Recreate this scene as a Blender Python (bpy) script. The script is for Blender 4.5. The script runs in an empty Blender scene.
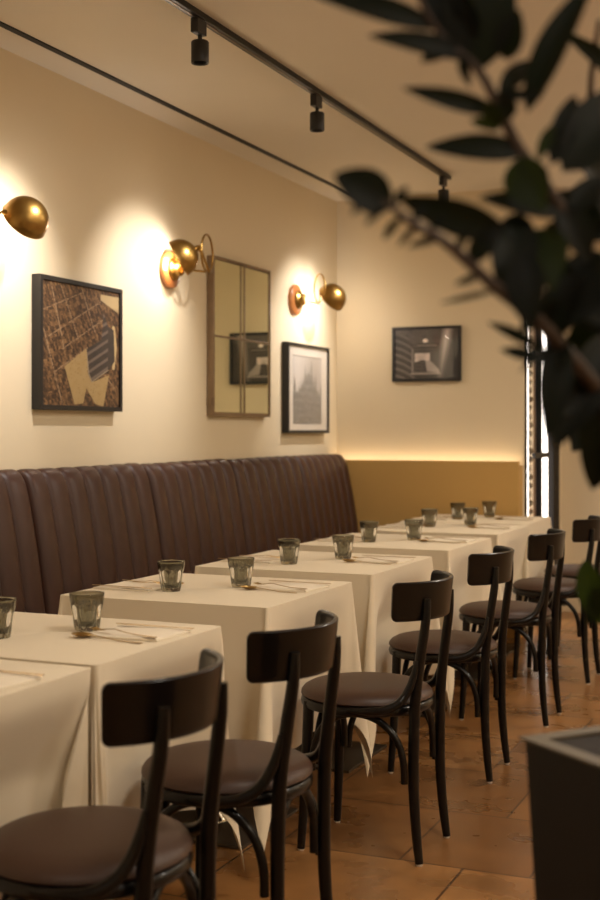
import bpy, bmesh, math, random
from mathutils import Vector, Matrix, Euler, noise
random.seed(7)
scn = bpy.context.scene
COL = scn.collection
PI = math.pi

# ------------------------------------------------------------ materials
def srgb(r, g, b):
    f = lambda c: (c/12.92 if c <= 0.04045 else ((c+0.055)/1.055)**2.4)
    return (f(r/255), f(g/255), f(b/255), 1)

def mat(name, col, rough=0.6, metal=0.0, bump=0.0, bscale=200, var=0.0, vscale=5, coat=0.0, sheen=0.0, spec=0.5, stretch=None):
    m = bpy.data.materials.new(name); m.use_nodes = True
    nt = m.node_tree; n = nt.nodes; l = nt.links
    p = n['Principled BSDF']
    p.inputs['Roughness'].default_value = rough
    p.inputs['Metallic'].default_value = metal
    p.inputs['Coat Weight'].default_value = coat
    p.inputs['Coat Roughness'].default_value = 0.08
    p.inputs['Sheen Weight'].default_value = sheen
    p.inputs['Specular IOR Level'].default_value = spec
    tc = n.new('ShaderNodeTexCoord'); mp = n.new('ShaderNodeMapping')
    l.new(tc.outputs['Object'], mp.inputs['Vector'])
    if stretch: mp.inputs['Scale'].default_value = stretch
    ns = n.new('ShaderNodeTexNoise'); ns.inputs['Scale'].default_value = vscale; ns.inputs['Detail'].default_value = 4
    l.new(mp.outputs[0], ns.inputs['Vector'])
    mx = n.new('ShaderNodeMixRGB'); l.new(ns.outputs['Fac'], mx.inputs[0])
    mx.inputs[1].default_value = tuple(c*(1-var) for c in col[:3])+(1,)
    mx.inputs[2].default_value = tuple(min(1, c*(1+var)) for c in col[:3])+(1,)
    l.new(mx.outputs[0], p.inputs['Base Color'])
    if bump:
        nb = n.new('ShaderNodeTexNoise'); nb.inputs['Scale'].default_value = bscale; nb.inputs['Detail'].default_value = 3
        l.new(mp.outputs[0], nb.inputs['Vector'])
        b = n.new('ShaderNodeBump'); b.inputs['Strength'].default_value = bump; b.inputs['Distance'].default_value = 0.002
        l.new(nb.outputs['Fac'], b.inputs['Height']); l.new(b.outputs[0], p.inputs['Normal'])
    return m

def emit(name, col, s):
    m = bpy.data.materials.new(name); m.use_nodes = True
    nt = m.node_tree; nt.nodes.remove(nt.nodes['Principled BSDF'])
    e = nt.nodes.new('ShaderNodeEmission'); e.inputs[0].default_value = col; e.inputs[1].default_value = s
    nt.links.new(e.outputs[0], nt.nodes['Material Output'].inputs[0])
    return m

M = {}
M['wall'] = mat('wall_plaster', srgb(220, 205, 176), 0.85, bump=0.15, bscale=60, var=0.03, vscale=2, spec=0.2)
M['ceiling'] = mat('ceiling_paint', srgb(226, 218, 202), 0.9, var=0.02, spec=0.2)
M['ledge'] = mat('ledge_paint', srgb(196, 158, 94), 0.6, var=0.03, spec=0.3)
M['leather'] = mat('brown_leather', srgb(64, 38, 28), 0.40, bump=0.25, bscale=350, var=0.10, vscale=9, spec=0.38)
M['seatpad'] = mat('chair_leather', srgb(66, 44, 32), 0.46, bump=0.25, bscale=450, var=0.08, vscale=12)
M['wood'] = mat('dark_lacquered_wood', srgb(11, 7, 6), 0.34, var=0.25, vscale=14, coat=0.30, spec=0.22, stretch=(1, 1, 0.15))
M['glide'] = mat('glide_plastic', srgb(215, 205, 190), 0.5)
M['cloth'] = mat('ivory_linen', srgb(228, 214, 188), 0.9, bump=0.12, bscale=500, var=0.02, vscale=3, sheen=0.2, spec=0.15)
M['napkin'] = mat('napkin_linen', srgb(238, 226, 204), 0.9, bump=0.25, bscale=700, var=0.03, sheen=0.2, spec=0.15)
M['gold'] = mat('champagne_metal', srgb(180, 148, 92), 0.3, 1.0, var=0.05)
M['brass'] = mat('aged_brass', srgb(158, 124, 66), 0.34, 1.0, var=0.22, vscale=18)
M['brassplate'] = mat('polished_brass_plate', srgb(205, 150, 90), 0.25, 1.0, var=0.15, vscale=14)
M['sconcewood'] = mat('varnished_wood_plate', srgb(178, 112, 58), 0.28, var=0.15, vscale=20, coat=0.5, stretch=(1, 1, 0.2))
M['whiteenamel'] = mat('shade_lining', srgb(240, 230, 210), 0.5)
M['black'] = mat('black_paint', srgb(26, 24, 24), 0.42, var=0.1)
M['blackmetal'] = mat('black_metal', srgb(24, 22, 21), 0.38, 0.3, var=0.1)
M['greymetal'] = mat('track_conductor', srgb(120, 105, 90), 0.4, 0.8)
M['steel'] = mat('patinated_steel', srgb(150, 132, 112), 0.32, 0.9, var=0.25, vscale=20)
M['base'] = mat('steel_base', srgb(96, 88, 78), 0.35, 0.8, var=0.15, vscale=8)
M['chrome'] = mat('chrome_column', srgb(200, 195, 185), 0.15, 1.0)
M['mat'] = mat('mat_board', srgb(218, 208, 194), 0.85)
M['planter'] = mat('planter_dark', srgb(17, 15, 14), 0.6, var=0.15, bump=0.2, bscale=80)
M['planterrim'] = mat('planter_rim', srgb(92, 82, 66), 0.5, var=0.1)
M['soil'] = mat('soil', srgb(30, 23, 18), 0.95, bump=0.8, bscale=60, var=0.3, vscale=30)
M['stem'] = mat('stem_brown', srgb(58, 42, 30), 0.6, var=0.25, vscale=30)
M['board'] = mat('door_back_panel', srgb(150, 122, 100), 0.6, var=0.05)
M['doorframe'] = mat('door_frame_black', srgb(24, 20, 18), 0.6, spec=0.2)
M['slot'] = mat('slot_black', srgb(16, 13, 11), 0.6)
M['skirt'] = mat('skirting_paint', srgb(205, 188, 158), 0.6)
M['plyt'] = mat('table_laminate', srgb(150, 140, 125), 0.5)
M['tube'] = emit('light_tube', (1.0, 0.90, 0.80, 1), 7)
M['strip'] = emit('ledge_strip', (1.0, 0.80, 0.55, 1), 9)
M['bulb'] = emit('bulb', (1.0, 0.80, 0.55, 1), 25)

def leaf_mat(name, c1, c2, tr):
    m = mat(name, c1, 0.55, var=0.3, vscale=12, spec=0.18)
    nt = m.node_tree; p = nt.nodes['Principled BSDF']
    t = nt.nodes.new('ShaderNodeBsdfTranslucent'); t.inputs[0].default_value = c2
    mx = nt.nodes.new('ShaderNodeMixShader'); mx.inputs[0].default_value = tr
    nt.links.new(p.outputs[0], mx.inputs[1]); nt.links.new(t.outputs[0], mx.inputs[2])
    nt.links.new(mx.outputs[0], nt.nodes['Material Output'].inputs[0])
    return m
M['leaf'] = leaf_mat('leaf_dark_green', srgb(12, 15, 9), srgb(45, 65, 15), 0.05)
M['leaf2'] = leaf_mat('leaf_lit_green', srgb(26, 36, 13), srgb(80, 100, 22), 0.16)  # brighter leaf copy: light on and through some leaves put into the colour

def glass_mat():
    m = bpy.data.materials.new('smoked_glass'); m.use_nodes = True
    p = m.node_tree.nodes['Principled BSDF']
    p.inputs['Base Color'].default_value = srgb(184, 183, 170)
    p.inputs['Transmission Weight'].default_value = 1.0
    p.inputs['Roughness'].default_value = 0.03
    p.inputs['IOR'].default_value = 1.5
    return m
M['tumbler'] = glass_mat()

def pane_mat():
    m = bpy.data.materials.new('clear_pane'); m.use_nodes = True
    nt = m.node_tree; nt.nodes.remove(nt.nodes['Principled BSDF'])
    t = nt.nodes.new('ShaderNodeBsdfTransparent'); g = nt.nodes.new('ShaderNodeBsdfGlossy'); g.inputs['Roughness'].default_value = 0.03
    lw = nt.nodes.new('ShaderNodeLayerWeight'); pw_ = nt.nodes.new('ShaderNodeMath'); pw_.operation = 'POWER'; pw_.inputs[1].default_value = 5.0
    lw.inputs[0].default_value = 0.5; fr = nt.nodes.new('ShaderNodeMath'); fr.operation = 'MULTIPLY_ADD'; fr.inputs[1].default_value = 0.7; fr.inputs[2].default_value = 0.03
    nt.links.new(lw.outputs['Facing'], pw_.inputs[0]); nt.links.new(pw_.outputs[0], fr.inputs[0])
    mx = nt.nodes.new('ShaderNodeMixShader')
    nt.links.new(fr.outputs[0], mx.inputs[0]); nt.links.new(t.outputs[0], mx.inputs[1]); nt.links.new(g.outputs[0], mx.inputs[2])
    nt.links.new(mx.outputs[0], nt.nodes['Material Output'].inputs[0])
    return m
M['pane'] = pane_mat()

def mirror_mat():
    m = mat('aged_mirror', srgb(238, 240, 215), 0.02, 1.0, var=0.02)
    return m
M['mirror'] = mirror_mat()

def floor_mat():
    m = bpy.data.materials.new('terracotta_tiles'); m.use_nodes = True
    nt = m.node_tree; n = nt.nodes; l = nt.links; p = n['Principled BSDF']
    tc = n.new('ShaderNodeTexCoord'); mp = n.new('ShaderNodeMapping')
    mp.inputs['Location'].default_value = (-2.01, -3.47+0.51*4, 0)
    l.new(tc.outputs['Object'], mp.inputs['Vector'])
    br = n.new('ShaderNodeTexBrick'); br.offset = 0.5; br.squash = 0.6; br.squash_frequency = 2
    br.inputs['Scale'].default_value = 1.0; br.inputs['Brick Width'].default_value = 0.64; br.inputs['Row Height'].default_value = 0.51
    br.inputs['Mortar Size'].default_value = 0.0045; br.inputs['Mortar Smooth'].default_value = 0.3; br.inputs['Bias'].default_value = 0.0
    br.inputs['Color1'].default_value = srgb(150, 108, 64); br.inputs['Color2'].default_value = srgb(116, 80, 45)
    br.inputs['Mortar'].default_value = srgb(78, 52, 32)
    l.new(mp.outputs[0], br.inputs['Vector'])
    ns = n.new('ShaderNodeTexNoise'); ns.inputs['Scale'].default_value = 3.5; ns.inputs['Detail'].default_value = 3; ns.inputs['Roughness'].default_value = 0.65
    l.new(tc.outputs['Object'], ns.inputs['Vector'])
    cr = n.new('ShaderNodeValToRGB'); cr.color_ramp.elements[0].position = 0.3; cr.color_ramp.elements[0].color = (0.66, 0.62, 0.58, 1)
    cr.color_ramp.elements[1].position = 0.72; cr.color_ramp.elements[1].color = (1.25, 1.2, 1.14, 1)
    l.new(ns.outputs['Fac'], cr.inputs[0])
    mx = n.new('ShaderNodeMixRGB'); mx.blend_type = 'MULTIPLY'; mx.inputs[0].default_value = 1
    l.new(br.outputs['Color'], mx.inputs[1]); l.new(cr.outputs[0], mx.inputs[2])
    l.new(mx.outputs[0], p.inputs['Base Color'])
    rr = n.new('ShaderNodeMapRange'); rr.inputs['To Min'].default_value = 0.16; rr.inputs['To Max'].default_value = 0.42
    l.new(ns.outputs['Fac'], rr.inputs['Value']); l.new(rr.outputs[0], p.inputs['Roughness'])
    n2 = n.new('ShaderNodeTexNoise'); n2.inputs['Scale'].default_value = 6; n2.inputs['Detail'].default_value = 1
    l.new(tc.outputs['Object'], n2.inputs['Vector'])
    ad = n.new('ShaderNodeMath'); ad.operation = 'MULTIPLY_ADD'; ad.inputs[1].default_value = -0.8
    l.new(br.outputs['Fac'], ad.inputs[0]); l.new(n2.outputs['Fac'], ad.inputs[2])
    b = n.new('ShaderNodeBump'); b.inputs['Strength'].default_value = 0.14; b.inputs['Distance'].default_value = 0.003
    l.new(ad.outputs[0], b.inputs['Height']); l.new(b.outputs[0], p.inputs['Normal'])
    return m
M['floor'] = floor_mat()

def print_mat(name, rough=0.5):
    m = bpy.data.materials.new(name); m.use_nodes = True
    nt = m.node_tree; p = nt.nodes['Principled BSDF']; p.inputs['Roughness'].default_value = rough
    a = nt.nodes.new('ShaderNodeVertexColor'); a.layer_name = 'ink'
    nt.links.new(a.outputs[0], p.inputs['Base Color'])
    return m
M['print'] = print_mat('printed_paper')

# ------------------------------------------------------------ mesh helpers
def new(): return bmesh.new()

def box(bm, a, b, bev=0.0, seg=2):
    x0, y0, z0 = a; x1, y1, z1 = b
    vs = [bm.verts.new(c) for c in ((x0,y0,z0),(x1,y0,z0),(x1,y1,z0),(x0,y1,z0),(x0,y0,z1),(x1,y0,z1),(x1,y1,z1),(x0,y1,z1))]
    fs = [bm.faces.new([vs[i] for i in q]) for q in ((0,3,2,1),(4,5,6,7),(0,1,5,4),(1,2,6,5),(2,3,7,6),(3,0,4,7))]
    if bev:
        es = list({e for f in fs for e in f.edges})
        bmesh.ops.bevel(bm, geom=es, offset=bev, segments=seg, affect='EDGES', profile=0.5)

def smoothpath(pts, n=6):
    P = [Vector(p) for p in pts]; out = []
    for i in range(len(P)-1):
        p0 = P[max(i-1, 0)]; p1 = P[i]; p2 = P[i+1]; p3 = P[min(i+2, len(P)-1)]
        for k in range(n):
            t = k/n
            out.append(0.5*((2*p1)+(-p0+p2)*t+(2*p0-5*p1+4*p2-p3)*t*t+(-p0+3*p1-3*p2+p3)*t**3))
    out.append(P[-1]); return out

def tube(bm, pts, r, seg=10, sub=6, flat=None, closed=False):
    """sweep along pts; r number or list (per control point); flat=(axis Vector, factor) squashes along an axis"""
    path = smoothpath(pts, sub) if sub > 1 else [Vector(p) for p in pts]
    n = len(path)
    if isinstance(r, (int, float)): rr = [r]*n
    else:
        rr = []
        for i in range(n):
            t = i/(n-1)*(len(r)-1); k = min(int(t), len(r)-2); rr.append(r[k]*(1-(t-k))+r[k+1]*(t-k))
    up = None; rings = []
    for i, p in enumerate(path):
        d = (path[min(i+1, n-1)]-path[max(i-1, 0)]).normalized()
        if up is None:
            up = Vector((0, 0, 1)) if abs(d.z) < 0.9 else Vector((1, 0, 0))
        up = (up-d*up.dot(d)).normalized(); s = d.cross(up)
        ring = []
        for k in range(seg):
            a = 2*PI*k/seg; off = (up*math.cos(a)+s*math.sin(a))*rr[i]
            if flat: off = off-flat[0]*off.dot(flat[0])*(1-flat[1])
            ring.append(bm.verts.new(p+off))
        rings.append(ring)
    for i in range(n-1):
        for k in range(seg):
            bm.faces.new((rings[i][k], rings[i][(k+1) % seg], rings[i+1][(k+1) % seg], rings[i+1][k]))
    if closed:
        pass
    else:
        bm.faces.new(rings[0][::-1]); bm.faces.new(rings[-1])

def lathe(bm, prof, seg=32, ax='z', o=(0, 0, 0), cap=(True, True), closed=False, sx=1, sy=1):
    rings = []
    for r, h in prof:
        ring = []
        for k in range(seg):
            a = 2*PI*k/seg; u, v = r*math.cos(a)*sx, r*math.sin(a)*sy
            c = (u, v, h) if ax == 'z' else (h, u, v)
            ring.append(bm.verts.new((c[0]+o[0], c[1]+o[1], c[2]+o[2])))
        rings.append(ring)
    m = len(rings)
    for i in range(m if closed else m-1):
        j = (i+1) % m
        for k in range(seg):
            bm.faces.new((rings[i][k], rings[i][(k+1) % seg], rings[j][(k+1) % seg], rings[j][k]))
    if not closed:
        if cap[0]: bm.faces.new(rings[0][::-1])
        if cap[1]: bm.faces.new(rings[-1])

def xform(bm, mtx): bmesh.ops.transform(bm, matrix=mtx, verts=bm.verts)

def obj(name, bm, m, parent=None, smooth=None, loc=None):
    bmesh.ops.recalc_face_normals(bm, faces=bm.faces)
    me = bpy.data.meshes.new(name); bm.to_mesh(me); bm.free()
    me.materials.append(M[m] if isinstance(m, str) else m)
    o = bpy.data.objects.new(name, me); COL.objects.link(o)
    if parent: o.parent = parent
    if loc: o.location = loc
    if smooth is not None:
        for p in me.polygons: p.use_smooth = True
        if smooth < 180:
            bm2 = bmesh.new(); bm2.from_mesh(me)
            for e in bm2.edges:
                if len(e.link_faces) == 2 and e.calc_face_angle(0) > math.radians(smooth): e.smooth = False
            bm2.to_mesh(me); bm2.free()
    return o

def tag(o, label=None, cat=None, group=None, kind=None):
    if label: o['label'] = label
    if cat: o['category'] = cat
    if group: o['group'] = group
    if kind: o['kind'] = kind
    return o

def empty(name, loc=(0, 0, 0), rz=0.0):
    o = bpy.data.objects.new(name, None); COL.objects.link(o)
    o.location = loc; o.rotation_euler = (0, 0, rz); o.empty_display_size = 0.1
    return o

def children(o): return [c for c in bpy.data.objects if c.parent == o]
def copy_tree(o, parent=None):
    c = o.copy(); COL.objects.link(c)
    if parent: c.parent = parent
    for ch in children(o): copy_tree(ch, c)
    return c

def struct(name, bm, m, parent=None, smooth=None):
    o = obj(name, bm, m, parent, smooth)
    if not parent: o['kind'] = 'structure'
    return o

# ------------------------------------------------------------ the room
H = 2.747; BY = 7.55; JX = 1.225; FY = 8.72; RX = 6.2; NY = -2.6
b = new(); box(b, (-0.1, NY, -0.1), (RX, FY+0.1, 0)); struct('floor', b, 'floor')
b = new(); box(b, (-0.1, NY, H), (RX, FY+0.1, H+0.1)); struct('ceiling', b, 'ceiling')
b = new(); box(b, (-0.1, NY, 0), (0, BY+0.02, H)); struct('wall_left', b, 'wall')
b = new()
box(b, (0, BY, 0), (JX, BY+0.035, H))
box(b, (0.86, BY+0.035, 2.09), (JX, FY, H))
box(b, (0.86, 8.50, 0), (JX, FY, 2.09))
box(b, (0.86, BY+0.035, 0), (0.92, 8.50, 2.09))
struct('wall_back', b, 'wall')
b = new(); box(b, (JX, FY, 0), (RX, FY+0.1, H)); struct('wall_far', b, 'wall')
b = new(); box(b, (RX, NY, 0), (RX+0.1, FY+0.1, H)); struct('wall_right', b, 'wall')
b = new(); box(b, (-0.1, NY-0.1, 0), (RX, NY, H)); struct('wall_rear', b, 'wall')
b = new(); box(b, (JX, FY-0.014, 0), (RX, FY, 0.10), 0.003); struct('baseboard_far', b, 'skirt')
# ledge panel with the light strip sunk behind its top edge
b = new(); box(b, (0.0, 7.45, 0), (JX-0.005, 7.475, 1.072), 0.002); box(b, (0.0, 7.475, 0), (JX-0.005, BY, 1.045)); led = struct('trim_1', b, 'ledge')
b = new(); box(b, (0.02, 7.487, 1.0455), (JX-0.02, 7.507, 1.054)); struct('light_strip', b, 'strip', led)
# black shadow slot of the ceiling
b = new(); box(b, (0.165, NY+0.1, H-0.006), (0.193, BY-0.02, H)); struct('trim_2', b, 'slot')

# glazed door in the return wall
b = new()
box(b, (JX-0.03, 7.587, 0), (JX+0.012, 7.602, 2.085)); box(b, (JX-0.012, 8.30, 0), (JX+0.025, 8.495, 2.085))
box(b, (JX-0.03, 7.602, 2.02), (JX+0.012, 8.30, 2.085))
door = struct('door_1', b, 'doorframe')
b = new(); box(b, (JX-0.025, 8.005, 0.0), (JX+0.01, 8.03, 2.02)); struct('mullion', b, 'blackmetal', door)
b = new(); box(b, (0.925, 7.60, 0.02), (0.955, 8.48, 2.05)); struct('back_panel', b, 'board', door)
b = new(); box(b, (JX-0.036, 7.965, 0.03), (JX-0.028, 8.13, 2.0)); struct('inner_panel', b, 'board', door)
for y0, y1 in ((7.690, 7.795), (8.185, 8.36)):
    b = new(); box(b, (JX-0.030, y0, 0.04), (JX-0.026, y1, 1.965)); struct('light_tube', b, 'tube', door)
for y0, y1 in ((7.602, 8.005), (8.03, 8.30)):
    b = new(); box(b, (JX-0.014, y0, 0.0), (JX-0.008, y1, 2.02)); struct('glass_pane', b, 'pane', door)
for z in (1.10, 1.745):
    b = new(); box(b, (JX-0.007, 7.80, z-0.017), (JX+0.018, 8.20, z+0.017), 0.003); struct('bracket', b, 'blackmetal', door)
b = new()
for i in range(26):
    z = 0.5+i*0.055
    lathe(b, [(0.0001, 0), (0.010, 0.008), (0.013+0.004*(i % 3), 0.024), (0.008, 0.042), (0.0001, 0.048)], 10, o=(JX-0.035, 7.875+0.012*math.sin(i*1.9), z))
struct('bead_column', b, 'base', door, 40)

# ------------------------------------------------------------ banquette
def bench(y0, y1, nch, label):
    t = empty('banquette', (0, y0, 0)); L = y1-y0
    prof = [(0.205, 0.40), (0.198, 0.50), (0.186, 0.60), (0.168, 0.72), (0.148, 0.84), (0.126, 0.95), (0.108, 1.03), (0.097, 1.065), (0.080, 1.090), (0.058, 1.100), (0.035, 1.098), (0.016, 1.085), (0.010, 1.06)]
    P = smoothpath([(x, 0, z) for x, z in prof], 3)
    b = new(); per = 12; n = nch*per; cols = []
    for i in range(n+1):
        y = L*i/n; t_ = (i % per)/per if i < n else 1.0
        bul = math.sqrt(max(0, 1-(2*t_-1)**2))**0.8 if 0 < t_ < 1 else 0
        ed = min(i, n-i)/n*L                       # distance to the end of the section
        endr = -0.022*max(0, 1-ed/0.035)**2
        col = []
        for j, p in enumerate(P):
            d = P[min(j+1, len(P)-1)]-P[max(j-1, 0)]
            nr = Vector((d.z, 0, -d.x)).normalized()
            fade = 1 if j < len(P)-20 else max(0.10, ((len(P)-j)/20)**1.3)
            off = (0.022*bul*fade+endr)
            q = p+nr*off
            yy = y
            if i == 0: yy = 0.004
            if i == n: yy = L-0.004
            col.append(b.verts.new((max(q.x, 0.004), yy, q.z+0.004*math.sin(y*3+y0))))
        cols.append(col)
    for i in range(n):
        for j in range(len(P)-1):
            b.faces.new((cols[i][j], cols[i+1][j], cols[i+1][j+1], cols[i][j+1]))
    for c in (cols[0], cols[-1]):
        v1 = b.verts.new((0.004, c[0].co.y, 0.40)); b.faces.new([v1]+c)
    obj('backrest', b, 'leather', t, 60)
    b = new(); box(b, (0.14, 0.004, 0.30), (0.62, L-0.004, 0.40), 0.0); box(b, (0.205, 0.004, 0.40), (0.63, L-0.004, 0.465), 0.02, 3)
    obj('seat', b, 'leather', t, 40)
    b = new(); box(b, (0.02, 0.0, 0.0), (0.56, L, 0.298)); obj('base', b, 'black', t)
    tag(t, label, 'banquette', 'brown channelled banquette units along the left wall')
ys = [2.15, 3.11, 4.03, 4.955, 5.82, 6.68, 7.44]
labs = ['brown leather banquette unit nearest the viewer, mostly outside the left edge',
        'brown channelled banquette unit cut off by the left edge of the picture',
        'brown channelled banquette unit below the map picture, behind the second and third tables',
        'brown channelled banquette unit left of the mirror, below the middle brass sconce',
        'brown channelled banquette unit directly under the four-pane mirror',
        'brown channelled banquette unit at the far end, in the corner under the cathedral picture']
for i in range(1, 6): bench(ys[i], ys[i+1], 7, labs[i])

# ------------------------------------------------------------ chairs
def make_chair():
    t = empty('dining_chair')
    b = new()
    lathe(b, [(0.160, 0.430), (0.194, 0.430), (0.200, 0.434), (0.202, 0.445), (0.199, 0.456), (0.192, 0.460), (0.160, 0.460)], 40, cap=(True, True), o=(-0.014, 0, -0.007))
    obj('seat_frame', b, 'wood', t, 50)
    b = new()
    lathe(b, [(0.150, 0.4602), (0.196, 0.4605), (0.2015, 0.465), (0.200, 0.473), (0.192, 0.483), (0.175, 0.492), (0.145, 0.498), (0.11, 0.501), (0.05, 0.503), (0.0005, 0.5035)], 40, cap=(True, True), o=(-0.014, 0, -0.007), sy=1.0)
    obj('seat_pad', b, 'seatpad', t, 60)
    for s in (-1, 1):
        b = new()      # front leg
        tube(b, [(-0.152, 0.128*s, 0.445), (-0.156, 0.134*s, 0.30), (-0.162, 0.140*s, 0.15), (-0.170, 0.147*s, 0.006)], [0.0175, 0.016, 0.0145, 0.012], 12, 5)
        lg = obj('leg', b, 'wood', t, 50); lg['label'] = 'front leg'
        b = new(); lathe(b, [(0.009, 0.0), (0.010, 0.002), (0.010, 0.008)], 12, o=(-0.170, 0.147*s, 0)); obj('foot_glide', b, 'glide', lg, 50)
        b = new()      # rear leg up to the backrest
        tube(b, [(0.214, 0.117*s, 0.768), (0.210, 0.118*s, 0.70), (0.196, 0.122*s, 0.60), (0.182, 0.126*s, 0.48), (0.178, 0.128*s, 0.36), (0.178, 0.130*s, 0.22), (0.186, 0.133*s, 0.10), (0.197, 0.137*s, 0.006)],
             [0.0115, 0.014, 0.0155, 0.0165, 0.0165, 0.016, 0.0145, 0.012], 12, 5)
        lg = obj('leg', b, 'wood', t, 50); lg['label'] = 'rear leg running up to the backrest'
        b = new(); lathe(b, [(0.009, 0.0), (0.010, 0.002), (0.010, 0.008)], 12, o=(0.197, 0.137*s, 0)); obj('foot_glide', b, 'glide', lg, 50)
        b = new()      # side arch under the seat
        tube(b, [(0.156, 0.150*s, 0.235), (0.153, 0.151*s, 0.30), (0.132, 0.154*s, 0.362), (0.085, 0.158*s, 0.408), (0.02, 0.160*s, 0.426), (-0.045, 0.158*s, 0.414), (-0.098, 0.155*s, 0.375), (-0.126, 0.152*s, 0.31), (-0.132, 0.150*s, 0.245)], 0.0105, 10, 5)
        obj('brace', b, 'wood', t, 50)
        b = new()      # bent bracket from seat ring to rear leg
        tube(b, [(0.0, 0.203*s, 0.446), (0.065, 0.200*s, 0.445), (0.115, 0.187*s, 0.452), (0.150, 0.168*s, 0.474), (0.171, 0.152*s, 0.510), (0.183, 0.143*s, 0.550), (0.190, 0.137*s, 0.590)],
             [0.006, 0.012, 0.013, 0.013, 0.0125, 0.010, 0.006], 10, 5)
        obj('bracket', b, 'wood', t, 50)
    for x in (0.162,):
        b = new()
        tube(b, [(x, -0.104, 0.255), (x, -0.102, 0.32), (x, -0.082, 0.378), (x, -0.043, 0.418), (x, 0, 0.428), (x, 0.043, 0.418), (x, 0.082, 0.378), (x, 0.102, 0.32), (x, 0.104, 0.255)], 0.0105, 10, 5)
        obj('brace', b, 'wood', t, 50)
    x = -0.132
    b = new()
    tube(b, [(x, -0.112, 0.255), (x, -0.110, 0.32), (x, -0.088, 0.38), (x, -0.045, 0.418), (x, 0, 0.428), (x, 0.045, 0.418), (x, 0.088, 0.38), (x, 0.110, 0.32), (x, 0.112, 0.255)], 0.0105, 10, 5)
    obj('brace', b, 'wood', t, 50)
    # curved backrest panel
    b = new(); N = 56; A = math.radians(59); R0 = 0.215; th = 0.013; grid = []
    AS = [-A*math.sin(PI/2*(1-2*i/N)) if True else 0 for i in range(N+1)]
    nz = 10; z0, z1 = 0.704, 0.818
    for i in range(N+1):
        a = AS[i]; s_ = R0*(A-abs(a)); cr = 0.016      # rounded corners
        e = cr-math.sqrt(max(0, cr*cr-(cr-s_)**2)) if s_ < cr else 0
        row = []
        for k in range(nz+1):
            w = k/nz; lo = z0+e; hi = z1-e; z = lo+(hi-lo)*w
            r = R0+0.012*(w-0.5)+0.004
            row.append((math.cos(a)*r, math.sin(a)*r, z))
        grid.append(row)
    def sheet(off, ins):
        out = []
        for i, row in enumerate(grid):
            a = AS[i]; rr = []
            for k, p in enumerate(row):
                z = p[2]
                if k == 0: z += ins
                if k == nz: z -= ins
                rr.append(b.verts.new((p[0]+0.018+math.cos(a)*off, p[1]+math.sin(a)*off, z)))
            out.append(rr)
        return out
    S = [sheet(-th/2, 0.003), sheet(-th/4, 0.0), sheet(th/4, 0.0), sheet(th/2, 0.003)]
    for i in range(N):
        for k in range(nz):
            b.faces.new((S[0][i][k], S[0][i+1][k], S[0][i+1][k+1], S[0][i][k+1]))
            b.faces.new((S[3][i][k], S[3][i][k+1], S[3][i+1][k+1], S[3][i+1][k]))
        for q in range(3):
            for k in (0, nz):
                b.faces.new((S[q][i][k], S[q+1][i][k], S[q+1][i+1][k], S[q][i+1][k]))
    for i in (0, N):
        for q in range(3):
            for k in range(nz):
                b.faces.new((S[q][i][k], S[q][i][k+1], S[q+1][i][k+1], S[q+1][i][k]))
    obj('backrest', b, 'wood', t, 50)
    return t

chair = make_chair()
cl = [(1.695, 2.03, 1.0, 'nearest dark bentwood chair, brown round seat cut by the bottom left corner'),
      (1.692, 2.63, -1, 'second dark bentwood chair from the viewer, in front of the first gap between tables'),
      (1.69, 3.58, 0, 'third dark bentwood chair from the viewer, all but one foot clear, in the picture centre'),
      (1.655, 4.49, 1, 'fourth dark bentwood chair from the viewer, drawn up to the fourth table'),
      (1.66, 5.41, 0, 'fifth dark bentwood chair from the viewer, fourth from the far end'),
      (1.66, 6.39, -1, 'sixth dark bentwood chair, next to last, behind it the beige far wall'),
      (1.67, 7.10, 1, 'last dark bentwood chair at the far end, partly hidden by the chair before it')]
cl[4] = (1.66, 5.41, 0, 'fifth dark bentwood chair from the viewer, third from the far end')
for i, (x, y, r, lb) in enumerate(cl):
    o = chair if i == 0 else copy_tree(chair)
    o.location = (x, y, 0); o.rotation_euler = (0, 0, math.radians(r))
    tag(o, lb, 'chair', 'dark bentwood chairs along the aisle side of the tables')

# ------------------------------------------------------------ tables and cloths
TW = 0.708
TAB = [(1.185, 1.60, 2.268), (1.180, 2.292, 2.885), (1.150, 3.235, 3.905), (1.140, 4.13, 4.83), (1.130, 5.10, 5.795), (1.115, 5.985, 6.63), (1.085, 6.66, 7.335)]
def table(x, y0, y1, label):
    t = empty('dining_table', (x, (y0+y1)/2, 0)); d = (y1-y0)/2
    b = new(); box(b, (-TW/2+0.012, -d+0.012, 0.715), (TW/2-0.012, d-0.012, 0.744), 0.004); obj('tabletop', b, 'plyt', t)
    b = new(); box(b, (-0.21, -0.21, 0), (0.21, 0.21, 0.010), 0.002); obj('base_plate', b, 'base', t)
    b = new(); lathe(b, [(0.055, 0.0102), (0.050, 0.022), (0.035, 0.032), (0.030, 0.05), (0.030, 0.70), (0.06, 0.7145)], 24); obj('column', b, 'chrome', t, 50)
    tag(t, label, 'table', 'pedestal tables under ivory cloths')

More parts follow.
